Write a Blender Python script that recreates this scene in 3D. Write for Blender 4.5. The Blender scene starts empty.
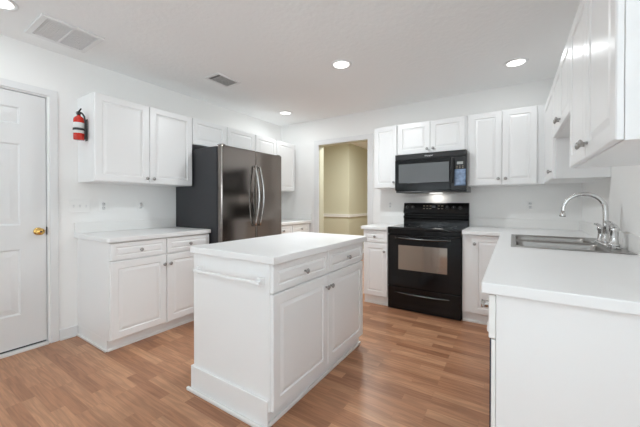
import bpy, bmesh, math, random
from mathutils import Vector, Matrix
random.seed(7)
PI = math.pi
SC = bpy.context.scene
COL = SC.collection

# ------------------------------------------------------------------ camera, world, lights, exposure
cam = bpy.data.cameras.new('camera'); camo = bpy.data.objects.new('camera', cam); COL.objects.link(camo)
cam.sensor_fit = 'HORIZONTAL'; cam.sensor_width = 36.0; cam.lens = 299.5 / 640 * 36.0
cam.shift_y = -8.8 / 640; cam.clip_start = 0.02
camo.location = (0, 0, 1.19); camo.rotation_euler = (PI/2 - math.radians(0.4), 0, 0.572)
SC.camera = camo
w = bpy.data.worlds.new('world'); SC.world = w; w.use_nodes = True
w.node_tree.nodes['Background'].inputs[0].default_value = (0.9, 0.95, 1.0, 1)
w.node_tree.nodes['Background'].inputs[1].default_value = 1.0

def area(name, loc, rot, sx, sy, power, col=(1, 1, 1)):
    l = bpy.data.lights.new(name, 'AREA'); l.shape = 'RECTANGLE'; l.size = sx; l.size_y = sy
    l.energy = power; l.color = col
    o = bpy.data.objects.new(name, l); COL.objects.link(o); o.location = loc; o.rotation_euler = rot
    return o
# fill lamps at the unseen windows, tilted up to brighten the ceiling
area('window_fill', (-1.7, -3.42, 1.45), (PI/2+1.15, 0, 0), 2.2, 1.5, 25, (0.805, 0.935, 1.0))
area('window_fill', (1.2, -3.42, 1.45), (PI/2+1.15, 0, 0), 1.6, 1.5, 18, (0.805, 0.935, 1.0))
area('window_fill', (2.62, -1.2, 1.45), (PI/2+1.15, 0, PI/2), 1.8, 1.5, 58, (0.805, 0.935, 1.0))
area('hall_fill', (-2.1, 4.75, 2.465), (0, 0, 0), 0.5, 0.5, 38, (0.96, 1.0, 0.98))  # unseen lamp added to brighten the hall walls
SC.view_settings.view_transform = 'Standard'; SC.view_settings.look = 'None'
SC.view_settings.gamma = 1.0; SC.view_settings.use_curve_mapping = False
SC.view_settings.exposure = 0.39
SC.cycles.max_bounces = 14; SC.cycles.diffuse_bounces = 9; SC.cycles.glossy_bounces = 6

# ------------------------------------------------------------------ materials
def mat(name, col, rough=0.5, metal=0.0, spec=0.5, emit=None, es=0.0, trans=0.0, coat=0.0, var=0.0, vscale=3.0, bump=0.0, bscale=60.0):
    m = bpy.data.materials.new(name); m.use_nodes = True
    nt = m.node_tree; b = nt.nodes['Principled BSDF']
    b.inputs['Base Color'].default_value = (*col, 1); b.inputs['Roughness'].default_value = rough
    b.inputs['Metallic'].default_value = metal; b.inputs['Specular IOR Level'].default_value = spec
    b.inputs['Transmission Weight'].default_value = trans; b.inputs['Coat Weight'].default_value = coat
    if emit:
        b.inputs['Emission Color'].default_value = (*emit, 1); b.inputs['Emission Strength'].default_value = es
    if var or bump:
        tc = nt.nodes.new('ShaderNodeTexCoord')
    if var:
        n = nt.nodes.new('ShaderNodeTexNoise'); n.inputs['Scale'].default_value = vscale; n.inputs['Detail'].default_value = 4
        nt.links.new(tc.outputs['Object'], n.inputs['Vector'])
        mx = nt.nodes.new('ShaderNodeMix'); mx.data_type = 'RGBA'
        mx.inputs[6].default_value = (*[c*(1-var) for c in col], 1); mx.inputs[7].default_value = (*[min(1, c*(1+var)) for c in col], 1)
        nt.links.new(n.outputs['Fac'], mx.inputs[0]); nt.links.new(mx.outputs[2], b.inputs['Base Color'])
    if bump:
        n2 = nt.nodes.new('ShaderNodeTexNoise'); n2.inputs['Scale'].default_value = bscale; n2.inputs['Detail'].default_value = 3
        nt.links.new(tc.outputs['Object'], n2.inputs['Vector'])
        bp = nt.nodes.new('ShaderNodeBump'); bp.inputs['Strength'].default_value = bump; bp.inputs['Distance'].default_value = 0.004
        nt.links.new(n2.outputs['Fac'], bp.inputs['Height']); nt.links.new(bp.outputs['Normal'], b.inputs['Normal'])
    return m

M = {}
M['wall'] = mat('wall_paint', (0.90, 0.893, 0.88), 0.7, var=0.01, vscale=2, bump=0.12, bscale=180)
M['ceiling'] = mat('ceiling_paint', (0.90, 0.905, 0.905), 0.85, bump=0.55, bscale=28)
M['hallwall'] = mat('hall_paint', (0.58, 0.56, 0.44), 0.7, var=0.01)
M['trim'] = mat('trim_paint', (0.80, 0.80, 0.80), 0.35, var=0.006)
M['cab'] = mat('cabinet_white', (0.88, 0.88, 0.88), 0.30, var=0.006)
M['door'] = mat('door_paint', (0.78, 0.78, 0.78), 0.38, var=0.008)
M['top'] = mat('laminate_white', (0.87, 0.87, 0.87), 0.32, var=0.006, vscale=8)
M['shoe'] = mat('shoe_white', (0.82, 0.815, 0.80), 0.4)
M['nickel'] = mat('brushed_nickel', (0.42, 0.41, 0.40), 0.28, 1.0)
M['chrome'] = mat('chrome', (0.72, 0.72, 0.72), 0.10, 1.0)
M['brass'] = mat('brass', (0.78, 0.50, 0.16), 0.18, 1.0)
M['steel'] = mat('stainless', (0.36, 0.345, 0.33), 0.30, 1.0, var=0.08, vscale=20)
M['black'] = mat('black_enamel', (0.006, 0.006, 0.007), 0.12, spec=0.28)
M['blackmat'] = mat('black_plastic', (0.014, 0.014, 0.015), 0.32, spec=0.4)
M['cooktop'] = mat('cooktop_glass', (0.010, 0.010, 0.011), 0.06)
M['frside'] = mat('fridge_side', (0.032, 0.033, 0.038), 0.42, bump=0.05, bscale=300)
M['frfront'] = mat('fridge_front', (0.25, 0.222, 0.203), 0.14, 1.0, var=0.05, vscale=6)
M['handle'] = mat('fridge_handle', (0.50, 0.49, 0.48), 0.22, 1.0)
M['mwin'] = mat('microwave_window', (0.10, 0.105, 0.11), 0.10, spec=0.8)
M['owin'] = mat('oven_window', (0.35, 0.30, 0.26), 0.07, 1.0)
M['film'] = mat('blue_film', (0.20, 0.28, 0.42), 0.18, var=0.75, vscale=38, bump=0.9, bscale=45)
M['display'] = mat('display', (0.40, 0.41, 0.40), 0.3)
M['keys'] = mat('key_print', (0.35, 0.30, 0.22), 0.4)
M['logo'] = mat('logo_white', (0.85, 0.85, 0.85), 0.4)
M['red'] = mat('red_enamel', (0.62, 0.025, 0.012), 0.22, coat=0.4)
M['label'] = mat('label_white', (0.75, 0.75, 0.74), 0.5, var=0.10, vscale=70)
M['rubber'] = mat('black_rubber', (0.02, 0.018, 0.018), 0.5)
M['plate'] = mat('plate_white', (0.90, 0.895, 0.88), 0.35)
M['slot'] = mat('slot_dark', (0.06, 0.06, 0.06), 0.6)
M['ventgrey'] = mat('vent_louver', (0.78, 0.78, 0.78), 0.5)
M['filter'] = mat('vent_filter', (0.80, 0.80, 0.80), 0.9, bump=0.3, bscale=200)
M['ventdark'] = mat('vent_inside', (0.20, 0.20, 0.20), 0.8)
M['regmetal'] = mat('register_metal', (0.72, 0.72, 0.72), 0.5)
M['lens'] = mat('lamp_lens', (0.9, 0.9, 0.9), 0.5, emit=(1.0, 0.98, 0.95), es=2.2)
M['bounce_floor'] = mat('pale_bounce_floor', (0.72, 0.72, 0.72), 0.95, bump=0.4, bscale=250)  # pale neutral surface for bouncing light
M['darkmetal'] = mat('dark_polished_metal', (0.10, 0.10, 0.10), 0.18, 1.0)
M['splash'] = mat('splash_laminate', (0.865, 0.858, 0.842), 0.4)
M['gap'] = mat('shadow_gap', (0.05, 0.05, 0.05), 0.8)
M['navy'] = mat('dark_blue_enamel', (0.025, 0.035, 0.06), 0.25)
gl = mat('window_glass', (1, 1, 1), 0.0, trans=1.0); M['glass'] = gl

def floor_material():
    m = bpy.data.materials.new('laminate_floor'); m.use_nodes = True
    nt = m.node_tree; L = nt.links.new; N = nt.nodes.new; b = nt.nodes['Principled BSDF']
    tc = N('ShaderNodeTexCoord')
    br = N('ShaderNodeTexBrick'); br.offset = 0.37; br.offset_frequency = 3; br.squash = 1.0
    for k, v in (('Scale', 1.0), ('Mortar Size', 0.0007), ('Mortar Smooth', 0.3), ('Bias', 0.0), ('Brick Width', 0.41), ('Row Height', 0.066)):
        br.inputs[k].default_value = v
    br.inputs['Color1'].default_value = (0, 0, 0, 1); br.inputs['Color2'].default_value = (1, 1, 1, 1); br.inputs['Mortar'].default_value = (0.3, 0.3, 0.3, 1)
    L(tc.outputs['Object'], br.inputs['Vector'])
    sep = N('ShaderNodeSeparateColor'); L(br.outputs['Color'], sep.inputs[0])
    ramp = N('ShaderNodeValToRGB'); cr = ramp.color_ramp
    cr.elements[0].position = 0.0; cr.elements[0].color = (0.335, 0.152, 0.080, 1)
    cr.elements[1].position = 1.0; cr.elements[1].color = (0.54, 0.292, 0.166, 1)
    e = cr.elements.new(0.45); e.color = (0.425, 0.208, 0.113, 1)
    e = cr.elements.new(0.75); e.color = (0.49, 0.252, 0.140, 1)
    L(sep.outputs[0], ramp.inputs[0])
    # grain, shifted board by board
    comb = N('ShaderNodeCombineXYZ')
    mu = N('ShaderNodeMath'); mu.operation = 'MULTIPLY'; mu.inputs[1].default_value = 17.3; L(sep.outputs[0], mu.inputs[0])
    L(mu.outputs[0], comb.inputs[0]); L(mu.outputs[0], comb.inputs[1]); L(mu.outputs[0], comb.inputs[2])
    va = N('ShaderNodeVectorMath'); va.operation = 'ADD'; L(tc.outputs['Object'], va.inputs[0]); L(comb.outputs[0], va.inputs[1])
    mp = N('ShaderNodeMapping'); mp.inputs['Scale'].default_value = (1.3, 15, 1); L(va.outputs[0], mp.inputs[0])
    n1 = N('ShaderNodeTexNoise'); n1.inputs['Scale'].default_value = 1.0; n1.inputs['Detail'].default_value = 2; L(mp.outputs[0], n1.inputs['Vector'])
    # cathedral rings: bands of a smooth stretched noise
    mb = N('ShaderNodeMath'); mb.operation = 'MULTIPLY'; mb.inputs[1].default_value = 40.0; L(n1.outputs['Fac'], mb.inputs[0])
    sn = N('ShaderNodeMath'); sn.operation = 'SINE'; L(mb.outputs[0], sn.inputs[0])
    mp2 = N('ShaderNodeMapping'); mp2.inputs['Scale'].default_value = (9, 210, 1); L(va.outputs[0], mp2.inputs[0])
    n2 = N('ShaderNodeTexNoise'); n2.inputs['Scale'].default_value = 1.0; n2.inputs['Detail'].default_value = 4; L(mp2.outputs[0], n2.inputs['Vector'])
    mr = N('ShaderNodeMapRange'); mr.inputs[1].default_value = -1; mr.inputs[2].default_value = 1; mr.inputs[3].default_value = 0.87; mr.inputs[4].default_value = 1.08
    L(sn.outputs[0], mr.inputs[0])
    mr2 = N('ShaderNodeMapRange'); mr2.inputs[1].default_value = 0.25; mr2.inputs[2].default_value = 0.75; mr2.inputs[3].default_value = 0.86; mr2.inputs[4].default_value = 1.12
    L(n2.outputs['Fac'], mr2.inputs[0])
    mm = N('ShaderNodeMath'); mm.operation = 'MULTIPLY'; L(mr.outputs[0], mm.inputs[0]); L(mr2.outputs[0], mm.inputs[1])
    vs = N('ShaderNodeVectorMath'); vs.operation = 'SCALE'; L(ramp.outputs[0], vs.inputs[0]); L(mm.outputs[0], vs.inputs['Scale'])
    L(vs.outputs[0], b.inputs['Base Color'])
    b.inputs['Roughness'].default_value = 0.36; b.inputs['Specular IOR Level'].default_value = 0.45
    bp = N('ShaderNodeBump'); bp.inputs['Strength'].default_value = 0.08; bp.inputs['Distance'].default_value = 0.002
    L(n2.outputs['Fac'], bp.inputs['Height']); L(bp.outputs['Normal'], b.inputs['Normal'])
    return m
M['floor'] = floor_material()

# ------------------------------------------------------------------ mesh helpers
def box(bm, x0, x1, y0, y1, z0, z1):
    v = [bm.verts.new(p) for p in ((x0,y0,z0),(x1,y0,z0),(x1,y1,z0),(x0,y1,z0),(x0,y0,z1),(x1,y0,z1),(x1,y1,z1),(x0,y1,z1))]
    for f in ((0,3,2,1),(4,5,6,7),(0,1,5,4),(1,2,6,5),(2,3,7,6),(3,0,4,7)):
        bm.faces.new([v[i] for i in f])
    return v

def basis(d):
    d = Vector(d).normalized()
    a = Vector((0,0,1)) if abs(d.z) < 0.9 else Vector((1,0,0))
    u = d.cross(a).normalized(); return u, d.cross(u).normalized()

def lathe(bm, prof, org=(0,0,0), axis=(0,0,1), seg=20, closed=True):
    """prof: list of (radius, height along axis)"""
    ax = Vector(axis).normalized(); u, v = basis(ax); o = Vector(org); rings = []
    for r, h in prof:
        if r < 1e-6: rings.append([bm.verts.new(o + ax*h)])
        else: rings.append([bm.verts.new(o + ax*h + u*(r*math.cos(2*PI*k/seg)) + v*(r*math.sin(2*PI*k/seg))) for k in range(seg)])
    for a, b in zip(rings, rings[1:]):
        for k in range(seg):
            j = (k+1) % seg
            q = [a[k % len(a)], a[j % len(a)], b[j % len(b)], b[k % len(b)]]
            q2 = []
            for x in q:
                if x not in q2: q2.append(x)
            if len(q2) > 2:
                f = bm.faces.new(q2); f.smooth = True
    if closed:
        for rg in (rings[0], rings[-1]):
            if len(rg) > 2: bm.faces.new(rg)

def tube(bm, pts, rad, seg=12, sx=1.0):
    pts = [Vector(p) for p in pts]; n = len(pts)
    rads = rad if isinstance(rad, (list, tuple)) else [rad]*n
    rings = []; pu = None
    for i, p in enumerate(pts):
        d = (pts[min(i+1, n-1)] - pts[max(i-1, 0)]).normalized()
        if pu is None: u, v = basis(d)
        else:
            u = (pu - d*pu.dot(d)).normalized(); v = d.cross(u)
        pu = u
        rings.append([bm.verts.new(p + u*(rads[i]*sx*math.cos(2*PI*k/seg)) + v*(rads[i]*math.sin(2*PI*k/seg))) for k in range(seg)])
    for a, b in zip(rings, rings[1:]):
        for k in range(seg):
            f = bm.faces.new((a[k], a[(k+1) % seg], b[(k+1) % seg], b[k])); f.smooth = True
    bm.faces.new(rings[0]); bm.faces.new(rings[-1])

def grid_solid(bm, A, B, filled, c0, c1, mp):
    """solid from the filled cells of a grid with cuts A x B, thickness c0..c1; mp maps (a,b,c) to a point"""
    V = {}
    def vv(i, j, k):
        if (i, j, k) not in V: V[i, j, k] = bm.verts.new(mp(A[i], B[j], (c0, c1)[k]))
        return V[i, j, k]
    na, nb = len(A)-1, len(B)-1
    F = lambda i, j: 0 <= i < na and 0 <= j < nb and filled((A[i]+A[i+1])/2, (B[j]+B[j+1])/2)
    for i in range(na):
        for j in range(nb):
            if not F(i, j): continue
            bm.faces.new((vv(i,j,0), vv(i,j+1,0), vv(i+1,j+1,0), vv(i+1,j,0)))
            bm.faces.new((vv(i,j,1), vv(i+1,j,1), vv(i+1,j+1,1), vv(i,j+1,1)))
            if not F(i-1,j): bm.faces.new((vv(i,j,0), vv(i,j,1), vv(i,j+1,1), vv(i,j+1,0)))
            if not F(i+1,j): bm.faces.new((vv(i+1,j,0), vv(i+1,j+1,0), vv(i+1,j+1,1), vv(i+1,j,1)))
            if not F(i,j-1): bm.faces.new((vv(i,j,0), vv(i+1,j,0), vv(i+1,j,1), vv(i,j,1)))
            if not F(i,j+1): bm.faces.new((vv(i,j+1,0), vv(i,j+1,1), vv(i+1,j+1,1), vv(i+1,j+1,0)))

def panel_slab(bm, u0, u1, z0, z1, yf, t, panels, g=0.007, d=0.006, s=0.032, up=0.001, ease=0.004, flat=0.0):
    """door or drawer front whose face is at y=yf (facing -y), with routed raised panels"""
    e = ease
    def rect(a, b, c, dd, y): return [bm.verts.new(p) for p in ((a,y,c),(b,y,c),(b,y,dd),(a,y,dd))]
    def ring(r1, r2):
        for k in range(4):
            bm.faces.new((r1[k], r1[(k+1)%4], r2[(k+1)%4], r2[k]))
    back = rect(u0, u1, z0, z1, yf+t); side = rect(u0, u1, z0, z1, yf+e)
    bm.faces.new(back[::-1]); ring(back, side)
    us = sorted({u0+e, u1-e} | {p[0] for p in panels} | {p[1] for p in panels})
    zs = sorted({z0+e, z1-e} | {p[2] for p in panels} | {p[3] for p in panels})
    V = {(a, c): bm.verts.new((a, yf, c)) for a in us for c in zs}
    fr = [V[us[0], zs[0]], V[us[-1], zs[0]], V[us[-1], zs[-1]], V[us[0], zs[-1]]]
    # eased rim as four strips that share the grid's outer vertices
    for seq, a, b in (([V[u, zs[0]] for u in us], side[0], side[1]), ([V[us[-1], z] for z in zs], side[1], side[2]),
                      ([V[u, zs[-1]] for u in reversed(us)], side[2], side[3]), ([V[us[0], z] for z in reversed(zs)], side[3], side[0])):
        bm.faces.new([a, b] + seq[::-1])
    for i in range(len(us)-1):
        for j in range(len(zs)-1):
            q = [V[us[i],zs[j]], V[us[i+1],zs[j]], V[us[i+1],zs[j+1]], V[us[i],zs[j+1]]]
            mu, mz = (us[i]+us[i+1])/2, (zs[j]+zs[j+1])/2
            p = next((p for p in panels if p[0] < mu < p[1] and p[2] < mz < p[3]), None)
            if p is None: bm.faces.new(q); continue
            a, b, c, dd = p
            r1 = rect(a+g, b-g, c+g, dd-g, yf+d); ring(q, r1)
            r0 = r1
            if flat:
                g2 = g+flat; r0 = rect(a+g2, b-g2, c+g2, dd-g2, yf+d); ring(r1, r0)
            g3 = g+flat+s
            r2 = rect(a+g3, b-g3, c+g3, dd-g3, yf+up); ring(r0, r2); bm.faces.new(r2)

def obj(name, bm, m, parent=None, bevel=0.0, seg=2, smooth=False):
    bmesh.ops.recalc_face_normals(bm, faces=bm.faces[:])
    me = bpy.data.meshes.new(name); bm.to_mesh(me); bm.free()
    me.materials.append(m if not isinstance(m, str) else M[m])
    o = bpy.data.objects.new(name, me); COL.objects.link(o)
    if parent: o.parent = parent
    if bevel:
        b = o.modifiers.new('bevel', 'BEVEL'); b.width = bevel; b.segments = seg; b.limit_method = 'ANGLE'; b.angle_limit = math.radians(40)
    return o

def thing(name, label, cat, loc=(0,0,0), rotz=0.0, group=None):
    o = bpy.data.objects.new(name, None); COL.objects.link(o); o.empty_display_size = 0.1
    o.location = loc; o.rotation_euler = (0, 0, rotz); return tag(o, label, cat, group)
def tag(o, label, cat, group=None):
    o['label'] = label; o['category'] = cat
    if group: o['group'] = group
    return o
def struct(name, bm, m, bevel=0.0, parent=None):
    o = obj(name, bm, m, parent, bevel)
    if parent is None: o['kind'] = 'structure'
    return o
def B(*a):
    bm = bmesh.new(); box(bm, *a); return bm
def NB(): return bmesh.new()
def copy_tree(o, parent=None):
    c = o.copy(); COL.objects.link(c)
    if parent: c.parent = parent
    for ch in list(o.children): copy_tree(ch, c)
    return c

# ------------------------------------------------------------------ room shell
XL, XR, YB, ZC = -3.29, 0.575, 3.90, 2.475
XE, YR = 2.70, -3.50
struct('floor', B(-4.6, XE+0.1, -0.45, 7.7, -0.06, 0), 'floor')
struct('floor_living', B(-4.6, XE+0.1, YR-0.1, -0.45, -0.06, 0.004), 'bounce_floor')  # unseen pale floor, added to brighten and neutralise the bounced light
struct('ceiling', B(-4.6, XE+0.1, YR-0.1, 7.7, ZC, ZC+0.08), 'ceiling')
bm = NB()
grid_solid(bm, [YR-0.1, 0.105, 0.882, YB+0.12], [0, 2.078, ZC], lambda a, b: not (0.105 < a < 0.882 and b < 2.078), XL-0.12, XL, lambda a, b, c: (c, a, b))
struct('wall_left', bm, 'wall')
bm = NB()
grid_solid(bm, [XL, -2.53, -1.71, XR+0.12], [0, 2.08, ZC], lambda a, b: not (-2.53 < a < -1.71 and b < 2.08), YB, YB+0.12, lambda a, b, c: (a, c, b))
struct('wall_back', bm, 'wall')
struct('wall_right', B(XR, XR+0.12, 0.90, YB, 0, ZC), 'wall')
struct('wall_side', B(XR+0.12, XE, 0.90, 1.02, 0, ZC), 'wall')
bm = NB()
grid_solid(bm, [YR-0.1, -2.1, -0.3, 1.02], [0, 0.7, 2.2, ZC], lambda a, b: not (-2.1 < a < -0.3 and 0.7 < b < 2.2), XE, XE+0.12, lambda a, b, c: (c, a, b))
struct('wall_east', bm, 'wall')
bm = NB()
grid_solid(bm, [XL, -2.8, -0.6, 0.4, 2.0, XE], [0, 0.7, 2.2, ZC], lambda a, b: not (0.7 < b < 2.2 and (-2.8 < a < -0.6 or 0.4 < a < 2.0)), YR-0.1, YR, lambda a, b, c: (a, c, b))
struct('wall_rear', bm, 'wall')
def window(n, mp, a0, a1):
    bm = NB()
    A = [a0, a0+0.05, (a0+a1)/2-0.025, (a0+a1)/2+0.025, a1-0.05, a1]; Z = [0.7, 0.75, 1.43, 1.47, 2.15, 2.2]
    grid_solid(bm, A, Z, lambda a, b: not ((A[1] < a < A[2] or A[3] < a < A[4]) and (Z[1] < b < Z[2] or Z[3] < b < Z[4])), 0.03, 0.07, lambda a, b, c: mp(a, c, b))
    wn = struct('window_%d' % n, bm, 'trim')
    bm = NB(); grid_solid(bm, [a0+0.04, a1-0.04], [0.74, 2.16], lambda a, b: True, 0.048, 0.052, lambda a, b, c: mp(a, c, b))
    obj('pane', bm, 'glass', wn)
window(1, lambda a, c, b: (a, YR-c, b), -2.8, -0.6)
window(2, lambda a, c, b: (a, YR-c, b), 0.4, 2.0)
window(3, lambda a, c, b: (XE+c, a, b), -2.1, -0.3)
# hall beyond the opening
struct('wall_hall', B(-4.5, -2.97, 5.77, 7.6, 0, ZC), 'hallwall')
struct('wall_hall_end', B(-2.97, -0.9, 7.5, 7.6, 0, ZC), 'hallwall')
struct('wall_hall_right', B(-1.0, -0.9, YB+0.12, 7.5, 0, ZC), 'hallwall')
struct('wall_hall_left', B(-4.6, -4.5, YB+0.12, 7.6, 0, ZC), 'hallwall')
bm = NB()
grid_solid(bm, [-4.5, -2.528, -1.712, -1.0], [0, 2.078, ZC], lambda a, b: not (-2.528 < a < -1.712 and b < 2.078), YB+0.121, YB+0.131, lambda a, b, c: (a, c, b))
struct('wall_hall_front', bm, 'hallwall')
bm = NB()      # painted returns of the opening
grid_solid(bm, [-2.53, -2.522, -1.718, -1.71], [0, 2.072, 2.08], lambda a, b: not (-2.522 < a < -1.718 and b < 2.072), YB+0.004, YB+0.119, lambda a, b, c: (a, c, b))
struct('trim_1', bm, 'hallwall')
bm = NB(); box(bm, -4.5, -2.95, 5.748, 5.77, 0.875, 0.935); box(bm, -2.97, -2.95, 5.77, 7.5, 0.875, 0.935); box(bm, -4.5, -2.945, 5.742, 5.77, 0.925, 0.94)
struct('trim_2', bm, 'trim')
# casing round the opening
bm = NB()
grid_solid(bm, [-2.612, -2.527, -1.713, -1.630], [0, 2.077, 2.150], lambda a, b: not (-2.527 < a < -1.713 and b < 2.077), YB-0.016, YB, lambda a, b, c: (a, c, b))
struct('trim_3', bm, 'trim', 0.005)
# entry door with casing
bm = NB()
A = [-0.02, 0.1, 0.887, 0.948]
grid_solid(bm, [0.04, 0.098, 0.889, 0.947], [0, 2.082, 2.14], lambda a, b: not (0.098 < a < 0.889 and b < 2.082), XL, XL+0.016, lambda a, b, c: (c, a, b))
struct('trim_4', bm, 'trim', 0.005)
bm = NB()
grid_solid(bm, [0.105, 0.117, 0.8765, 0.882], [0.0, 2.0705, 2.078], lambda a, b: not (0.117 < a < 0.8765 and b < 2.0705), XL-0.12, XL-0.002, lambda a, b, c: (c, a, b))
struct('trim_5', bm, 'trim')
struct('trim_6', B(XL-0.12, XL+0.02, 0.1175, 0.876, 0.0, 0.022), 'shoe', 0.004)
dr = bpy.data.objects.new('door_1', None); COL.objects.link(dr); dr['kind'] = 'structure'
dr.location = (XL-0.012, 0.119, 0.036); dr.rotation_euler = (0, 0, PI/2)
W = 0.752
bm = NB(); P = []
for a, b in ((0.135, 0.345), (0.385, 0.595)):
    P += [(a, b, 0.26, 0.783), (a, b, 0.975, 1.622), (a, b, 1.775, 1.910)]
panel_slab(bm, 0, W, 0, 2.030, 0, 0.035, P, g=0.012, d=0.009, s=0.045, up=0.002, ease=0.002)
obj('door_slab', bm, 'door', dr)
obj('door_gap_strip', B(0.0, W, 0.010, 0.030, -0.0138, -0.0005), 'gap', dr)  # added dark strip: stands in for the gap's shade, stops light from outside
k = obj('door_knob', (lambda b: (lathe(b, [(0.031, 0), (0.031, 0.006), (0.020, 0.010), (0.011, 0.014), (0.011, 0.034), (0.022, 0.040), (0.028, 0.050), (0.028, 0.058), (0.021, 0.066), (0.0, 0.069)], (0.701, -0.0005, 0.917), (0,-1,0), 24), b)[1])(NB()), 'brass', dr)
k['label'] = 'round brass door knob'
kk = obj('keyhole', (lambda b: (lathe(b, [(0.007, 0), (0.007, 0.002), (0, 0.002)], (0.701, -0.0695, 0.917), (0,-1,0), 12), b)[1])(NB()), 'slot', k)
st = obj('strike_plate', B(0.7535, 0.7570, -0.012, 0.010, 0.885, 0.950), 'slot', dr)
# baseboards
bm = NB(); box(bm, XL, XL+0.014, 0.948, 1.078, 0, 0.09); box(bm, XL+0.014, XL+0.028, 0.948, 1.062, 0, 0.018)
struct('baseboard_left', bm, 'trim', 0.003)
bm = NB(); box(bm, -1.629, -1.505, YB-0.014, YB, 0, 0.09)
struct('baseboard_back', bm, 'trim', 0.003)
bm = NB(); box(bm, -4.5, -2.95, 5.755, 5.77, 0, 0.10); box(bm, -2.97, -2.955, 5.77, 7.5, 0, 0.10)
struct('baseboard_hall', bm, 'trim', 0.003)
bm = NB(); box(bm, XL+0.001, XL+0.014, YR, 0.038, 0, 0.09)
struct('baseboard_left_front', bm, 'trim', 0.003)

# ------------------------------------------------------------------ cabinets
def knob(parent, u, z, yf, s=1.0):
    bm = NB()
    lathe(bm, [(0.0065*s, 0), (0.0055*s, 0.006), (0.0055*s, 0.013), (0.012*s, 0.017), (0.0155*s, 0.021), (0.0155*s, 0.025), (0.011*s, 0.029), (0, 0.031)], (u, yf-0.0003, z), (0, -1, 0), 18)
    return obj('knob', bm, 'nickel', parent)

DT = 0.019
def front(parent, name, u0, u1, z0, z1, kn=None, frame=0.055, drawer=False):
    bm = NB(); yf = -DT-0.001
    if drawer: p = [(u0+0.036, u1-0.036, z0+0.034, z1-0.034)]; kw = dict(g=0.005, d=0.007, s=0.014, up=0.001)
    else: p = [(u0+frame, u1-frame, z0+frame, z1-frame)]; kw = dict(g=0.006, d=0.008, s=0.024, up=0.001)
    panel_slab(bm, u0, u1, z0, z1, yf, DT, p, **kw)
    o = obj(name, bm, 'cab', parent)
    if kn: knob(o, kn[0], kn[1], yf)
    return o

def cabinet(name, label, loc, rotz, w, d, z0, z1, toe=None, cat='cabinet', open_top=False):
    """local frame: x along the face, y into the wall, z up; carcass front at y=0"""
    t = thing(name, label, cat, loc, rotz)
    bm = NB()
    if open_top:
        T = 0.018
        box(bm, 0, T, 0, d, z0, z1); box(bm, w-T, w, 0, d, z0, z1); box(bm, T, w-T, 0.03, d, z0, z0+T); box(bm, T, w-T, 0, T, z0, z1)
    else: box(bm, 0, w, 0, d, z0, z1)
    obj('body', bm, 'cab', t, 0.0015)
    if toe is not None:
        obj('toe_kick', B(0.0, w, toe, d, 0.0, z0-0.0005), 'cab', t)
        bm = NB(); box(bm, 0, w, toe-0.014, toe-0.0005, 0, 0.02)
        obj('shoe_moulding', bm, 'shoe', t, 0.004)
    return t
E0 = 0.0015   # clearance between neighbours

# --- left wall
t = cabinet('wall_cabinet', 'white two-door wall cabinet on the left wall beside the fire extinguisher', (-2.960, 1.087, 0), PI/2, 0.911, 0.3285, 1.37, 2.12)
front(t, 'door', 0.004, 0.450, 1.374, 2.116, (0.422, 1.42)); front(t, 'door', 0.456, 0.907, 1.374, 2.116, (0.484, 1.42))
t = cabinet('wall_cabinet', 'short white two-door wall cabinet directly above the black refrigerator', (-2.960, 2.000, 0), PI/2, 0.950, 0.3285, 1.83, 2.12)
front(t, 'door', 0.006, 0.448, 1.834, 2.116, None, 0.05); front(t, 'door', 0.480, 0.935, 1.834, 2.116, None, 0.05)
t = cabinet('wall_cabinet', 'white two-door wall cabinet just right of the refrigerator, nearest the doorway', (-2.960, 2.953, 0), PI/2, 0.872, 0.3285, 1.37, 2.12)
front(t, 'door', 0.012, 0.425, 1.374, 2.116, (0.40, 1.42)); front(t, 'door', 0.445, 0.865, 1.374, 2.116, (0.47, 1.42))

t = cabinet('base_cabinet', 'white base cabinet under the left counter, with two drawers over two doors', (-2.672, 1.080, 0), PI/2, 0.918, 0.6165, 0.092, 0.874, 0.041)
front(t, 'drawer', 0.004, 0.455, 0.728, 0.866, (0.230, 0.795), drawer=True); front(t, 'drawer', 0.463, 0.914, 0.728, 0.866, (0.688, 0.795), drawer=True)
front(t, 'door', 0.004, 0.455, 0.098, 0.716, (0.431, 0.634)); front(t, 'door', 0.463, 0.914, 0.098, 0.716, (0.487, 0.634))
bm = NB(); box(bm, 0.041, 0.6165, -0.0145, -0.0005, 0, 0.02)
for v in bm.verts: v.co = Vector((v.co.y, v.co.x, v.co.z))
obj('shoe_moulding', bm, 'shoe', t, 0.004)
t = cabinet('base_cabinet', 'white base cabinet in the far left corner beyond the refrigerator', (-2.690, 2.975, 0), PI/2, 0.895, 0.5985, 0.10, 0.874, 0.05)
front(t, 'drawer', 0.03, 0.43, 0.728, 0.866, (0.23, 0.797), drawer=True); front(t, 'drawer', 0.445, 0.86, 0.728, 0.866, (0.65, 0.797), drawer=True)
front(t, 'door', 0.03, 0.43, 0.105, 0.716, (0.40, 0.634)); front(t, 'door', 0.445, 0.86, 0.105, 0.716, (0.47, 0.634))

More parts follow.
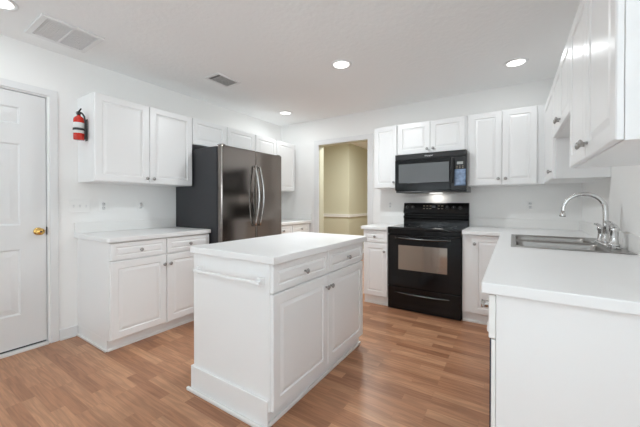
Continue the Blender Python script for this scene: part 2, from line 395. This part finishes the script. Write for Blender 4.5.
def worktop(name, label, pts_cells, bevel=0.006):
    t = thing(name, label, 'countertop'); obj('worktop', pts_cells, 'top', t, bevel, 3); return t
def counter_bm(x0, x1, y0, y1):
    return B(x0, x1, y0, y1, 0.8755, 0.914)
def round_corner_slab(x0, x1, y0, y1, z0, z1, r):
    """slab with its corner at (x1, y0) rounded"""
    bm = NB(); pts = [(x0, y0)] + [(x1-r+r*math.sin(a), y0+r-r*math.cos(a)) for a in [PI/2*k/6 for k in range(7)]] + [(x1, y1), (x0, y1)]
    lo = [bm.verts.new((x, y, z0)) for x, y in pts]; hi = [bm.verts.new((x, y, z1)) for x, y in pts]
    bm.faces.new(lo[::-1]); bm.faces.new(hi)
    for i in range(len(pts)): bm.faces.new((lo[i], lo[(i+1) % len(pts)], hi[(i+1) % len(pts)], hi[i]))
    return bm
t = worktop('countertop', 'white countertop on the left wall, ending beside the refrigerator', round_corner_slab(XL+0.001, -2.632, 1.056, 2.002, 0.8755, 0.914, 0.03))
obj('backsplash', B(XL+0.001, XL+0.02, 1.058, 2.002, 0.9142, 1.012), 'splash', t, 0.003)
t = worktop('countertop', 'white countertop in the far left corner, half hidden by the refrigerator', counter_bm(XL+0.001, -2.655, 2.968, YB-0.021))
bm = NB(); box(bm, XL+0.001, XL+0.02, 2.968, YB-0.021, 0.9142, 1.012); box(bm, XL+0.001, -2.66, YB-0.02, YB-0.001, 0.9142, 1.012)
obj('backsplash', bm, 'splash', t, 0.003)

# --- back wall
FY = 3.297       # carcass front of the back run
t = cabinet('base_cabinet', 'narrow white base cabinet left of the black stove', (-1.498, FY, 0), 0, 0.304, 0.6, 0.10, 0.874, 0.025)
front(t, 'drawer', 0.004, 0.300, 0.728, 0.866, (0.152, 0.797), drawer=True)
front(t, 'door', 0.004, 0.300, 0.105, 0.716, (0.268, 0.630))
t = worktop('countertop', 'small white countertop left of the black stove', counter_bm(-1.520, -1.1935, 3.255, YB-0.001))
obj('backsplash', B(-1.515, -1.1935, YB-0.02, YB-0.001, 0.9142, 1.012), 'splash', t, 0.003)
t = cabinet('wall_cabinet', 'narrow single-door white wall cabinet left of the microwave', (-1.487, 3.597, 0), 0, 0.299, 0.302, 1.37, 2.135)
front(t, 'door', 0.004, 0.294, 1.374, 2.131, (0.262, 1.44))
t = cabinet('wall_cabinet', 'short two-door white wall cabinet directly above the microwave', (-1.186, 3.597, 0), 0, 0.769, 0.302, 1.757, 2.135)
front(t, 'door', 0.006, 0.383, 1.765, 2.131, (0.353, 1.81)); front(t, 'door', 0.388, 0.748, 1.765, 2.131, (0.420, 1.81))
t = cabinet('wall_cabinet', 'two-door white wall cabinet right of the microwave on the back wall', (-0.415, 3.597, 0), 0, 0.684, 0.302, 1.37, 2.135)
front(t, 'door', 0.018, 0.318, 1.374, 2.131, (0.288, 1.435)); front(t, 'door', 0.322, 0.612, 1.374, 2.131, (0.352, 1.435))
t = cabinet('base_cabinet', 'white base cabinet right of the black stove, in the corner', (-0.4235, FY, 0), 0, 0.998, 0.6, 0.10, 0.874, 0.025)
front(t, 'door', 0.086, 0.365, 0.105, 0.868, (0.112, 0.788))

# --- right wall (faces -x): local x runs towards the camera
t = cabinet('wall_cabinet', 'single-door white wall cabinet in the right corner behind the faucet', (0.271, 3.576, 0), -PI/2, 0.726, 0.3025, 1.37, 2.10)
front(t, 'door', 0.01, 0.700, 1.374, 2.096, (0.66, 1.43))
t = cabinet('wall_cabinet', 'raised two-door white wall cabinet over the sink', (0.271, 2.848, 0), -PI/2, 0.796, 0.3025, 1.67, 2.10)
front(t, 'door', 0.004, 0.396, 1.674, 2.096, (0.366, 1.72)); front(t, 'door', 0.400, 0.792, 1.674, 2.096, (0.430, 1.72))
t = cabinet('wall_cabinet', 'nearest white wall cabinet at the upper right edge, two tall doors', (0.271, 2.050, 0), -PI/2, 0.846, 0.3025, 1.37, 2.10)
front(t, 'door', 0.004, 0.421, 1.374, 2.096, (0.391, 1.43)); front(t, 'door', 0.425, 0.842, 1.374, 2.096, (0.455, 1.43))
t = cabinet('sink_cabinet', 'white base cabinet under the sink, mostly hidden behind the dishwasher', (-0.030, 3.270, 0), -PI/2, 1.440, 0.604, 0.10, 0.874, 0.05, open_top=True)
for u in (0.44, 0.94):
    front(t, 'door', u, u+0.49, 0.105, 0.716, (u+(0.45 if u < 0.9 else 0.04), 0.665)); front(t, 'false_drawer', u, u+0.49, 0.728, 0.866, None, drawer=True)
# end panel of the right run
t = thing('end_panel', 'plain white end panel of the right counter facing the camera', 'panel', (0, 0, 0))
obj('board', B(-0.0475, 0.574, 1.200, 1.219, 0, 0.874), 'cab', t, 0.002)
# dishwasher
t = thing('dishwasher', 'white-edged dark dishwasher at the near end of the right counter', 'dishwasher', (-0.030, 1.826, 0), -PI/2)
wdt = 0.604
obj('tub', B(0, wdt, 0.0, 0.58, 0.10, 0.868), 'blackmat', t)
obj('toe_panel', B(0, wdt, 0.03, 0.05, 0.0, 0.10), 'navy', t)
dd = obj('door', B(0, 0.6255, -0.032, -0.0185, 0.105, 0.712), 'plate', t, 0.002)
obj('door_face', B(0.002, 0.6245, -0.0365, -0.0325, 0.107, 0.710), 'navy', dd, 0.001)
cp = obj('control_panel', B(0, 0.6255, -0.040, -0.0185, 0.716, 0.868), 'plate', t, 0.003)
bm = NB()
pr = [(-0.0405, 0.719), (-0.047, 0.724), (-0.048, 0.734), (-0.0405, 0.765)]
lo = [bm.verts.new((0.06, y, z)) for y, z in pr]; hi = [bm.verts.new((wdt-0.02, y, z)) for y, z in pr]
bm.faces.new(lo); bm.faces.new(hi[::-1])
for i in range(4): bm.faces.new((lo[i], hi[i], hi[(i+1) % 4], lo[(i+1) % 4]))
obj('latch_grip', bm, 'plate', cp)
bm = NB(); lathe(bm, [(0.019, 0), (0.019, 0.004), (0.013, 0.006), (0.012, 0.024), (0.015, 0.027), (0.015, 0.031), (0, 0.033)], (0.50, -0.0405, 0.797), (0, -1, 0), 24)
obj('dial', bm, 'handle', cp)

# L-shaped worktop with the sink cut-out
SX0, SX1, SY0, SY1 = -0.010, 0.552, 2.222, 3.062
bm = NB()
xs = [-0.4235, -0.092, SX0+0.015, SX1-0.015, XR-0.001]; ys = [1.176, SY0+0.015, SY1-0.015, 3.255, YB-0.001]
def fl(a, b):
    if xs[2] < a < xs[3] and ys[1] < b < ys[2]: return False
    return a > -0.092 or b > 3.255
grid_solid(bm, xs, ys, fl, 0.8755, 0.914, lambda a, b, c: (a, b, c))
t = worktop('countertop', 'large white L-shaped countertop holding the sink on the right', bm, 0.005)
bm = NB(); grid_solid(bm, [-0.4235, XR-0.02, XR-0.001], [1.180, YB-0.02, YB-0.001], lambda a, b: a > XR-0.02 or b > YB-0.02, 0.9142, 1.012, lambda a, b, c: (a, b, c))
obj('backsplash', bm, 'splash', t, 0.003)

# ------------------------------------------------------------------ sink and faucet
t = thing('sink', 'double-bowl stainless steel sink set into the right counter', 'sink', (SX0, SY0, 0.914))
SW, SL = SX1-SX0, SY1-SY0
bx0, bx1 = 0.028, SW-0.090
b1 = (0.035, SL/2-0.014); b2 = (SL/2+0.014, SL-0.035)
def inb(x, y): return bx0 < x < bx1 and (b1[0] < y < b1[1] or b2[0] < y < b2[1])
bm = NB(); grid_solid(bm, [0, bx0, bx1, SW], [0, *b1, *b2, SL], lambda x, y: not inb(x, y), 0.0003, 0.005, lambda a, b, c: (a, b, c))
obj('rim', bm, 'steel', t, 0.003)
for (y0, y1) in (b1, b2):
    bm = NB()
    def loop(ins, z, r, n=5):
        pts = []
        for cx, cy, a0 in ((bx1-ins-r, y1-ins-r, 0), (bx0+ins+r, y1-ins-r, PI/2), (bx0+ins+r, y0+ins+r, PI), (bx1-ins-r, y0+ins+r, 1.5*PI)):
            for k in range(n+1):
                a = a0 + PI/2*k/n; pts.append(bm.verts.new((cx+r*math.cos(a), cy+r*math.sin(a), z)))
        return pts
    rs = [loop(-0.006, 0.0052, 0.045), loop(0.001, 0.0045, 0.04), loop(0.004, -0.01, 0.045), loop(0.012, -0.135, 0.05), loop(0.03, -0.155, 0.05), loop(0.10, -0.160, 0.03)]
    for a, b in zip(rs, rs[1:]):
        for k in range(len(a)):
            f = bm.faces.new((a[k], a[(k+1) % len(a)], b[(k+1) % len(b)], b[k])); f.smooth = True
    bm.faces.new(rs[-1])
    bo = obj('bowl', bm, 'steel', t)
    md = bo.modifiers.new('thick', 'SOLIDIFY'); md.thickness = 0.0015; md.offset = 1
    bm = NB(); lathe(bm, [(0.043, -0.1595), (0.043, -0.1575), (0.034, -0.1575), (0.028, -0.1590), (0, -0.1590)], ((bx0+bx1)/2, (y0+y1)/2, 0.0), (0, 0, 1), 20)
    obj('drain', bm, 'chrome', bo)

FX, FYY, FZ = 0.500, 2.600, 0.9195
t = thing('faucet', 'chrome gooseneck faucet with two lever handles behind the sink', 'faucet', (FX, FYY, FZ))
bm = NB(); n = 24
pl = []
for z, s in ((0, 1.0), (0.010, 1.0), (0.016, 0.86)):
    ring_ = []
    for k in range(n):
        a = 2*PI*k/n; ring_.append(bm.verts.new((0.030*s*math.cos(a), 0.030*s*math.sin(a) + (0.125 if math.sin(a) > 0 else -0.190), z)))
    pl.append(ring_)
for a, b in zip(pl, pl[1:]):
    for k in range(n): bm.faces.new((a[k], a[(k+1) % n], b[(k+1) % n], b[k]))
bm.faces.new(pl[0][::-1]); bm.faces.new(pl[-1])
obj('base_plate', bm, 'chrome', t, 0.002)
bm = NB(); lathe(bm, [(0.024, 0.016), (0.025, 0.024), (0.019, 0.034), (0.0165, 0.06), (0.0135, 0.075)], seg=20)
pts = [(0, 0, 0.065), (0, 0, 0.13), (0, 0, 0.20)]
R_ = 0.106
for k in range(1, 17):
    a = PI*k/16*1.02; pts.append((-R_+R_*math.cos(a), 0, 0.222+R_*math.sin(a)))
pts.append((pts[-1][0]-0.002, 0, pts[-1][2]-0.012))
tube(bm, pts, [0.0145]*3 + [0.0145 - 0.0025*k/17 for k in range(17)], 16)
e = pts[-1]
lathe(bm, [(0.012, 0.006), (0.015, -0.008), (0.0185, -0.024), (0.017, -0.028), (0, -0.028)], e, (0.06, 0, 1), 18)
obj('spout', bm, 'chrome', t)
for sgn in (-1, 1):
    bm = NB(); y = (0.190 if sgn < 0 else 0.125)*sgn
    q = 1.0 if sgn < 0 else 0.85
    lathe(bm, [(r*q, h*q if h > 0.017 else h) for r, h in [(0.027, 0.016), (0.028, 0.024), (0.021, 0.034), (0.0185, 0.065), (0.0190, 0.095), (0.024, 0.108), (0.024, 0.120), (0.016, 0.134), (0.0, 0.140)]], (0, y, 0), (0, 0, 1), 20)
    if sgn < 0: tube(bm, [(0.0, y-0.012, 0.112), (-0.002, y+0.012, 0.130), (-0.006, y+0.045, 0.144), (-0.010, y+0.085, 0.150), (-0.012, y+0.12, 0.149)], [0.023, 0.019, 0.014, 0.011, 0.010], 12)
    else: tube(bm, [(0.0, y, 0.095), (-0.006, y+0.012, 0.114), (-0.014, y+0.03, 0.122), (-0.022, y+0.05, 0.122)], [0.015, 0.0115, 0.009, 0.007], 12)
    obj('lever_handle', bm, 'chrome', t)

# ------------------------------------------------------------------ island
IX, IY, IL, ID = -1.060, 1.165, 1.110, 0.646      # carcass: front plane x, near end y, length, depth
t = thing('kitchen_island', 'freestanding white kitchen island in the middle of the floor', 'island', (IX, IY, 0), PI/2)
obj('body', B(0, IL, 0, ID, 0.0965, 0.874), 'cab', t, 0.0015)
front(t, 'drawer', 0.003, 0.548, 0.718, 0.868, (0.285, 0.785), drawer=True); front(t, 'drawer', 0.554, IL-0.003, 0.718, 0.868, (0.832, 0.785), drawer=True)
front(t, 'door', 0.003, 0.548, 0.100, 0.708, (0.524, 0.630)); front(t, 'door', 0.554, IL-0.003, 0.100, 0.708, (0.580, 0.630))
obj('toe_kick', B(0.006, IL+0.020, 0.029, ID-0.01, 0, 0.096), 'cab', t)
obj('shoe_moulding', B(-0.034, IL+0.030, 0.013, 0.0285, 0, 0.022), 'shoe', t, 0.005)
bb = obj('plinth_board', B(-0.0145, -0.0005, 0.005, ID+0.012, 0, 0.157), 'cab', t, 0.003)
obj('shoe_moulding', B(-0.034, -0.015, 0.0295, ID+0.034, 0, 0.022), 'shoe', bb, 0.006)
obj('plinth_board', B(0.0, IL, ID+0.0005, ID+0.012, 0, 0.157), 'cab', t, 0.003)
obj('corner_strip', B(-0.003, -0.0004, 0.0, 0.028, 0.0965, 0.874), 'cab', t)
obj('countertop', B(-0.024, IL+0.022, -0.050, ID+0.004, 0.8745, 0.914), 'top', t, 0.004)
tb = obj('towel_bar', B(-0.050, -0.036, 0.030, ID-0.062, 0.766, 0.784), 'cab', t, 0.004)
obj('bracket', B(-0.0355, -0.0005, 0.034, 0.060, 0.755, 0.798), 'cab', tb, 0.003)
obj('bracket', B(-0.0355, -0.0005, ID-0.090, ID-0.068, 0.755, 0.798), 'cab', tb, 0.003)

# ------------------------------------------------------------------ refrigerator
FW = 0.942
t = thing('refrigerator', 'tall black stainless french-door refrigerator against the left wall', 'refrigerator', (-2.48, 2.010, 0), PI/2)
obj('body', B(0.002, FW-0.002, 0.075, 0.80, 0.03, 1.772), 'frside', t, 0.004)
obj('gasket', B(0.012, FW-0.012, 0.062, 0.0745, 0.06, 1.765), 'gap', t)
obj('toe_grille', B(0.02, FW-0.02, 0.045, 0.0745, 0.004, 0.055), 'blackmat', t)
SP = 0.492
for i, (a, b) in enumerate(((0.0, SP-0.0025), (SP+0.0025, FW))):
    d = obj('door', B(a, b, 0.0, 0.0615, 0.705, 1.782), 'frfront', t, 0.014, 4)
    u = (SP-0.036) if i == 0 else (SP+0.036); bm = NB()
    pts = []
    for k in range(17):
        s = k/16; z = 0.925+0.68*s
        pts.append((u + (-0.006+0.012*math.sin(PI*s))*(1), -0.022-0.052*math.sin(PI*s), z))
    tube(bm, pts, 0.0105, 10, 1.25)
    box(bm, u-0.013, u+0.001, -0.030, -0.0005, 0.920, 0.945); box(bm, u-0.013, u+0.001, -0.030, -0.0005, 1.585, 1.610)
    h = obj('handle', bm, 'handle', d); h['label'] = 'bowed silver door handle'
d = obj('freezer_drawer', B(0.0, FW, 0.0, 0.0615, 0.06, 0.698), 'frfront', t, 0.014, 4)
bm = NB(); tube(bm, [(0.10+0.742*k/12, -0.030-0.035*math.sin(PI*k/12), 0.62) for k in range(13)], 0.0105, 10)
box(bm, 0.095, 0.12, -0.035, -0.0005, 0.61, 0.63); box(bm, 0.822, 0.847, -0.035, -0.0005, 0.61, 0.63)
obj('handle', bm, 'handle', d)
for a in (0.014, FW-0.064): obj('hinge_cover', B(a, a+0.05, 0.012, 0.085, 1.7825, 1.794), 'handle', t, 0.004)

# ------------------------------------------------------------------ range
RX, RW, RF = -1.1905, 0.7635, 3.275
t = thing('stove', 'black freestanding electric range with glass oven window', 'stove', (RX, RF, 0))
obj('body', B(0, RW, 0.03, 0.60, 0.012, 0.890), 'black', t, 0.003)
obj('base_skirt', B(0.02, RW-0.02, 0.05, 0.58, 0.0, 0.0115), 'blackmat', t)
ct = obj('cooktop', B(-0.0005, RW+0.0005, -0.006, 0.545, 0.8905, 0.918), 'cooktop', t, 0.006, 3)
for (u, v, r) in ((0.20, 0.14, 0.10), (0.56, 0.15, 0.085), (0.20, 0.40, 0.08), (0.56, 0.40, 0.10)):
    bm = NB(); lathe(bm, [(r, 0.0), (r, 0.0006), (r-0.004, 0.0006), (r-0.004, 0.0)], (u, v, 0.9182), (0,0,1), 36, closed=False)
    obj('burner_ring', bm, 'blackmat', ct)
# backguard: lower riser, recess, leaning console
bm = NB()
pr = [(0.545, 0.8905), (0.545, 0.985), (0.530, 1.000), (0.530, 1.018), (0.556, 1.030), (0.556, 1.050), (0.528, 1.060), (0.535, 1.090), (0.556, 1.172), (0.566, 1.186), (0.60, 1.186), (0.60, 0.8905)]
lo = [bm.verts.new((0.012, y, z)) for y, z in pr]; hi = [bm.verts.new((RW+0.004, y, z)) for y, z in pr]
bm.faces.new(lo); bm.faces.new(hi[::-1])
for i in range(len(pr)): bm.faces.new((lo[i], hi[i], hi[(i+1) % len(pr)], lo[(i+1) % len(pr)]))
bg = obj('backguard', bm, 'black', t, 0.003)
nrm = Vector((0, -0.082, 0.021)).normalized()
def on_console(u, s): return Vector((u, 0.535+0.021*s, 1.090+0.082*s)) + nrm*0.0006
for u in (0.055, 0.125, 0.535, 0.605, 0.675):
    bm = NB(); c = on_console(u, 0.5)
    lathe(bm, [(0.023, 0), (0.022, 0.004), (0.018, 0.006), (0.0165, 0.020), (0.014, 0.022), (0, 0.022)], c, nrm, 20)
    kb = obj('control_knob', bm, 'blackmat', bg)
    bm = NB(); box(bm, -0.0016, 0.0016, -0.0006, 0.0, -0.011, 0.011)
    for v in bm.verts: v.co = c + nrm*0.0226 + Vector((v.co.x, 0, 0)) + Vector((0, 0.25, 0.97))*v.co.z + nrm*(-v.co.y)
    obj('pointer', bm, 'display', kb)
def console_patch(name, u0, u1, s0, s1, m):
    bm = NB(); q = [on_console(u0, s0), on_console(u1, s0), on_console(u1, s1), on_console(u0, s1)]
    a = [bm.verts.new(p) for p in q]; b = [bm.verts.new(p + nrm*0.001) for p in q]
    bm.faces.new(a[::-1]); bm.faces.new(b)
    for i in range(4): bm.faces.new((a[i], a[(i+1) % 4], b[(i+1) % 4], b[i]))
    return obj(name, bm, m, bg)
console_patch('clock_display', 0.355, 0.400, 0.45, 0.78, 'mwin')
for k in range(6):
    for r in range(2):
        if k == 3 and r: continue
        u = 0.255+0.038*k + (0.0 if k < 3 else 0.02)
        if 0.345 < u < 0.405: continue
        console_patch('key', u, u+0.022, 0.28+0.40*r, 0.36+0.40*r, 'keys')
# front
obj('vent_panel', B(0.002, RW-0.002, -0.004, 0.0295, 0.842, 0.888), 'black', t, 0.003)
bm = NB(); grid_solid(bm, [0.004, 0.122, 0.630, RW-0.004], [0.262, 0.452, 0.722, 0.832], lambda a, b: not (0.122 < a < 0.630 and 0.452 < b < 0.722), -0.010, 0.0295, lambda a, b, c: (a, c, b))
od = obj('oven_door', bm, 'black', t, 0.003)
obj('oven_window', B(0.1225, 0.6295, -0.007, 0.0, 0.4525, 0.7215), 'owin', od)
bm = NB(); tube(bm, [(0.105+0.555*k/14, -0.036-0.022*math.sin(PI*k/14), 0.806-0.010*math.sin(PI*k/14)) for k in range(15)], 0.012, 10, 1.0)
box(bm, 0.095, 0.125, -0.040, -0.0105, 0.796, 0.816); box(bm, 0.640, 0.670, -0.040, -0.0105, 0.796, 0.816)
obj('handle', bm, 'darkmetal', od)
dw = obj('storage_drawer', B(0.004, RW-0.004, -0.008, 0.0295, 0.008, 0.254), 'black', t, 0.003)
bm = NB()
tube(bm, [(0.090+0.565*k/14, -0.016-0.014*math.sin(PI*k/14), 0.196-0.006*math.sin(PI*k/14)) for k in range(15)], 0.0085, 10)
obj('handle', bm, 'darkmetal', dw)

# ------------------------------------------------------------------ microwave
def text_mesh(name, body, size, m, parent, loc, ext=0.0006, rot=(PI/2, 0, 0)):
    cu = bpy.data.curves.new(name, 'FONT'); cu.body = body; cu.size = size; cu.extrude = ext; cu.align_x = 'CENTER'; cu.align_y = 'CENTER'
    tmp = bpy.data.objects.new(name + '_tmp', cu); COL.objects.link(tmp)
    bpy.context.view_layer.update()
    me = bpy.data.meshes.new_from_object(tmp.evaluated_get(bpy.context.evaluated_depsgraph_get()))
    bpy.data.objects.remove(tmp); bpy.data.curves.remove(cu)
    me.name = name; me.materials.clear(); me.materials.append(M[m])
    o = bpy.data.objects.new(name, me); COL.objects.link(o); o.parent = parent; o.location = loc; o.rotation_euler = rot
    return o
MX, MW_ = -1.183, 0.770
t = thing('microwave', 'black over-the-range microwave mounted above the stove', 'microwave', (MX, 3.49, 1.322))
obj('body', B(0, MW_, 0.03, 0.405, 0.0, 0.4305), 'black', t, 0.003)
obj('vent_grille', B(0.002, MW_-0.002, 0.0, 0.0295, 0.366, 0.430), 'blackmat', t, 0.003)
bm = NB(); grid_solid(bm, [0.002, 0.045, 0.600, 0.612], [0.012, 0.096, 0.316, 0.364], lambda a, b: not (0.045 < a < 0.600 and 0.096 < b < 0.316), -0.004, 0.0295, lambda a, b, c: (a, c, b))
md = obj('door', bm, 'black', t, 0.003)
obj('window', B(0.0455, 0.5995, -0.001, 0.004, 0.0965, 0.3155), 'mwin', md)
bm = NB(); tube(bm, [(0.640, -0.020-0.016*math.sin(PI*k/12), 0.085+0.260*k/12) for k in range(13)], 0.013, 10)
box(bm, 0.628, 0.652, -0.024, -0.0005, 0.085, 0.105); box(bm, 0.628, 0.652, -0.024, -0.0005, 0.325, 0.345)
obj('handle', bm, 'blackmat', t)
pn = obj('control_panel', B(0.6145, MW_-0.002, 0.0, 0.0295, 0.012, 0.364), 'blackmat', t, 0.003)
obj('display', B(0.678, 0.738, -0.0015, -0.0004, 0.278, 0.306), 'display', pn)
bm = NB()
for r in range(2):
    for k in range(3): box(bm, 0.672+0.028*k, 0.686+0.028*k, -0.0012, -0.0003, 0.236+0.018*r, 0.242+0.018*r)
obj('keypad', bm, 'keys', pn)
bm = NB(); nx, ny = 8, 10
g_ = [[bm.verts.new((0.655+0.110*i/nx + random.uniform(-.001, .001), -0.004 - random.uniform(0, 0.004), 0.050+0.175*j/ny)) for j in range(ny+1)] for i in range(nx+1)]
for i in range(nx):
    for j in range(ny): bm.faces.new((g_[i][j], g_[i+1][j], g_[i+1][j+1], g_[i][j+1])).smooth = True
fo = obj('protective_film', bm, 'film', pn); fo['label'] = 'crinkled blue protective film over the keypad'
sm = fo.modifiers.new('thick', 'SOLIDIFY'); sm.thickness = 0.0006; sm.offset = 1
obj('bottom_tray', B(0.012, MW_+0.004, 0.006, 0.40, -0.016, -0.0005), 'blackmat', t, 0.004)
lp = obj('task_light', B(0.33, 0.47, 0.30, 0.36, -0.0185, -0.0165), 'lens', t)
l = bpy.data.lights.new('cooktop_lamp', 'AREA'); l.shape = 'RECTANGLE'; l.size = 0.12; l.size_y = 0.05; l.energy = 0.2; l.color = (1.0, 0.96, 0.9)
o = bpy.data.objects.new('cooktop_lamp', l); COL.objects.link(o); o.location = (0.40, 0.33, -0.021); o.parent = t
text_mesh('logo', 'Whirlpool', 0.021, 'logo', t, (0.385, -0.0008, 0.397))

# ------------------------------------------------------------------ fire extinguisher
t = thing('fire_extinguisher', 'small red fire extinguisher mounted on the side of the left wall cabinet', 'fire extinguisher', (-3.092, 1.0315, 1.720), -PI/2); t.scale = (0.82, 0.82, 0.84)
bm = NB(); lathe(bm, [(0.0, 0.0), (0.042, 0.0), (0.047, 0.006), (0.047, 0.200), (0.043, 0.218), (0.031, 0.233), (0.017, 0.241), (0.014, 0.250), (0, 0.250)], seg=28)
obj('cylinder', bm, 'red', t)
bm = NB(); lathe(bm, [(0.0473, 0.065), (0.0476, 0.0655), (0.0476, 0.1705), (0.0473, 0.171)], seg=28, closed=False)
o = obj('paper_label', bm, 'label', t); sd = o.modifiers.new('thick', 'SOLIDIFY'); sd.thickness = 0.0002
bm = NB(); lathe(bm, [(0.0145, 0.2505), (0.0145, 0.266), (0.011, 0.272), (0.011, 0.284), (0, 0.284)], seg=16)
box(bm, -0.008, 0.008, -0.012, 0.030, 0.268, 0.280)
vb = obj('valve', bm, 'rubber', t)
bm = NB(); tube(bm, [(0, -0.006, 0.283), (0, 0.02, 0.292), (0, 0.055, 0.306)], [0.008, 0.0075, 0.006], 8); obj('carry_lever', bm, 'rubber', vb)
bm = NB(); tube(bm, [(0, 0.01, 0.268), (0, 0.035, 0.266), (0, 0.06, 0.258)], [0.006, 0.006, 0.005], 8); obj('squeeze_lever', bm, 'rubber', vb)
bm = NB(); lathe(bm, [(0.018, 0), (0.018, 0.010), (0.014, 0.012), (0, 0.012)], (0.002, -0.0125, 0.272), (0.55, -0.83, 0), 18)
o = obj('pressure_gauge', bm, 'nickel', vb)
bm = NB(); tube(bm, [(0, 0.03, 0.274), (-0.012, 0.048, 0.262), (-0.026, 0.056, 0.236), (-0.034, 0.056, 0.19), (-0.036, 0.054, 0.10), (-0.036, 0.053, 0.03), (-0.036, 0.053, 0.005)], [0.008, 0.008, 0.008, 0.008, 0.008, 0.009, 0.010], 10)
obj('hose', bm, 'rubber', t)
bm = NB(); box(bm, -0.067, -0.060, -0.022, 0.022, 0.0, 0.22); box(bm, -0.0600, -0.0475, -0.02, 0.02, 0.095, 0.120)
obj('wall_bracket', bm, 'rubber', t, 0.001)
bm = NB(); lathe(bm, [(0.0479, 0.094), (0.0510, 0.095), (0.0510, 0.116), (0.0479, 0.117)], seg=28, closed=False)
box(bm, -0.012, 0.014, -0.066, -0.046, 0.099, 0.112)
obj('strap', bm, 'rubber', t)

# ------------------------------------------------------------------ plates
def outlet(name, label, loc, rotz, group=None):
    t = thing(name, label, 'outlet', loc, rotz)
    obj('cover_plate', B(-0.036, 0.036, -0.006, 0, -0.058, 0.058), 'plate', t, 0.003)
    for s in (-1, 1):
        bm = NB(); lathe(bm, [(0.0165, 0), (0.0165, 0.002), (0, 0.002)], (0, -0.0062, 0.0195*s), (0, -1, 0), 20)
        r = obj('socket', bm, 'trim', t)
        bm = NB()
        for x in (-0.006, 0.006): box(bm, x-0.0012, x+0.0012, -0.0089, -0.0083, 0.0195*s-0.001, 0.0195*s+0.007)
        obj('slots', bm, 'slot', r)
    return t
def switch(name, label, loc, rotz, n):
    t = thing(name, label, 'switch', loc, rotz); w = 0.035+0.023*(n-1) if n > 1 else 0.036
    obj('cover_plate', B(-w, w, -0.006, 0, -0.058, 0.058), 'plate', t, 0.003)
    for k in range(n):
        x = (k-(n-1)/2)*0.046
        bm = NB(); box(bm, x-0.005, x+0.005, -0.0075, -0.0062, -0.012, 0.012); box(bm, x-0.0035, x+0.0035, -0.017, -0.0075, 0.0, 0.008)
        obj('toggle', bm, 'trim', t, 0.001)
    return t
switch('switch_plate', 'white triple switch plate on the left wall near the door', (XL+0.0005, 1.100, 1.158), PI/2, 3)
outlet('wall_outlet', 'white outlet on the left wall right of the triple switch', (XL+0.0005, 1.285, 1.158), PI/2)
outlet('wall_outlet', 'white outlet on the left wall nearest the refrigerator', (XL+0.0005, 1.625, 1.158), PI/2)
outlet('wall_outlet', 'white outlet on the back wall left of the stove', (-1.385, YB-0.0005, 1.158), 0)
outlet('wall_outlet', 'white outlet on the back wall between stove and faucet', (0.155, YB-0.0005, 1.160), 0)

# ------------------------------------------------------------------ ceiling fixtures
def downlight(label, x, y, power=24.0):
    t = thing('recessed_light', label, 'ceiling light', (x, y, ZC))
    bm = NB(); lathe(bm, [(0.098, 0.0), (0.096, -0.006), (0.080, -0.010), (0.072, -0.004), (0.072, 0.0)], (0, 0, -0.0004), (0, 0, 1), 40, closed=False)
    obj('trim_ring', bm, 'trim', t)
    bm = NB(); lathe(bm, [(0, 0), (0.0715, 0), (0.0715, -0.003), (0, -0.0045)], (0, 0, -0.0008), (0, 0, 1), 40)
    obj('lens', bm, 'lens', t)
    l = bpy.data.lights.new('recessed_lamp', 'AREA'); l.shape = 'DISK'; l.size = 0.14; l.energy = power; l.color = (0.915, 0.972, 0.995)
    o = bpy.data.objects.new('recessed_lamp', l); COL.objects.link(o); o.location = (0, 0, -0.02); o.parent = t
downlight('recessed ceiling light over the kitchen island, centre of the ceiling', -1.345, 2.455, 16)
downlight('recessed ceiling light near the right wall cabinets', 0.020, 3.290, 1.1)
downlight('recessed ceiling light in the far left corner above the refrigerator', -2.740, 3.345, 2.4)
downlight('recessed ceiling light at the top left edge beside the large vent', -2.765, 0.500, 1.5)
downlight('added recessed fill light of the living side, behind the camera on the left', -1.2, -0.7, 3)  # unseen lamps added as extra fill for the kitchen
downlight('added recessed fill light of the living side, behind the camera on the right', 0.9, -0.7, 3)

t = thing('return_vent', 'large white double return air vent on the ceiling at upper left', 'vent', (-2.880, 0.880, ZC), 0)
bm = NB(); xs_ = [-0.198, -0.160, 0.160, 0.198]; ys_ = [-0.188, -0.150, -0.009, 0.009, 0.150, 0.188]
grid_solid(bm, xs_, ys_, lambda a, b: not (-0.160 < a < 0.160 and (-0.150 < b < -0.009 or 0.009 < b < 0.150)), -0.014, -0.0004, lambda a, b, c: (a, b, c))
obj('frame', bm, 'trim', t, 0.004)
for y0, y1 in ((-0.1495, -0.0095), (0.0095, 0.1495)):
    bm = NB(); n = 12
    box(bm, -0.1595, 0.1595, y0, y1, -0.0035, -0.0006)
    gp = obj('grille_panel', bm, 'filter', t)
    bm = NB()
    for k in range(n):
        y = y0+0.004+(y1-y0-0.012)*k/(n-1); box(bm, -0.159, 0.159, y, y+0.004, -0.0085, -0.004)
    obj('louvers', bm, 'ventgrey', gp)
t = thing('ceiling_register', 'small grey air register on the ceiling in front of the refrigerator', 'vent', (-2.560, 2.100, ZC), 0)
bm = NB(); grid_solid(bm, [-0.110, -0.085, 0.085, 0.110], [-0.150, -0.125, 0.125, 0.150], lambda a, b: not (abs(a) < 0.085 and abs(b) < 0.125), -0.010, -0.0004, lambda a, b, c: (a, b, c))
obj('frame', bm, 'ventgrey', t, 0.003)
obj('duct_opening', B(-0.0845, 0.0845, -0.1245, 0.1245, -0.0022, -0.0006), 'ventdark', t)
bm = NB(); n = 12
for k in range(n):
    y = -0.085+0.205*k/(n-1)
    vs = box(bm, -0.084, 0.084, y-0.0075, y+0.0075, -0.0068, -0.0056)
    for v in vs: v.co.z += (v.co.y-y)*0.28
obj('louvers', bm, 'regmetal', t)
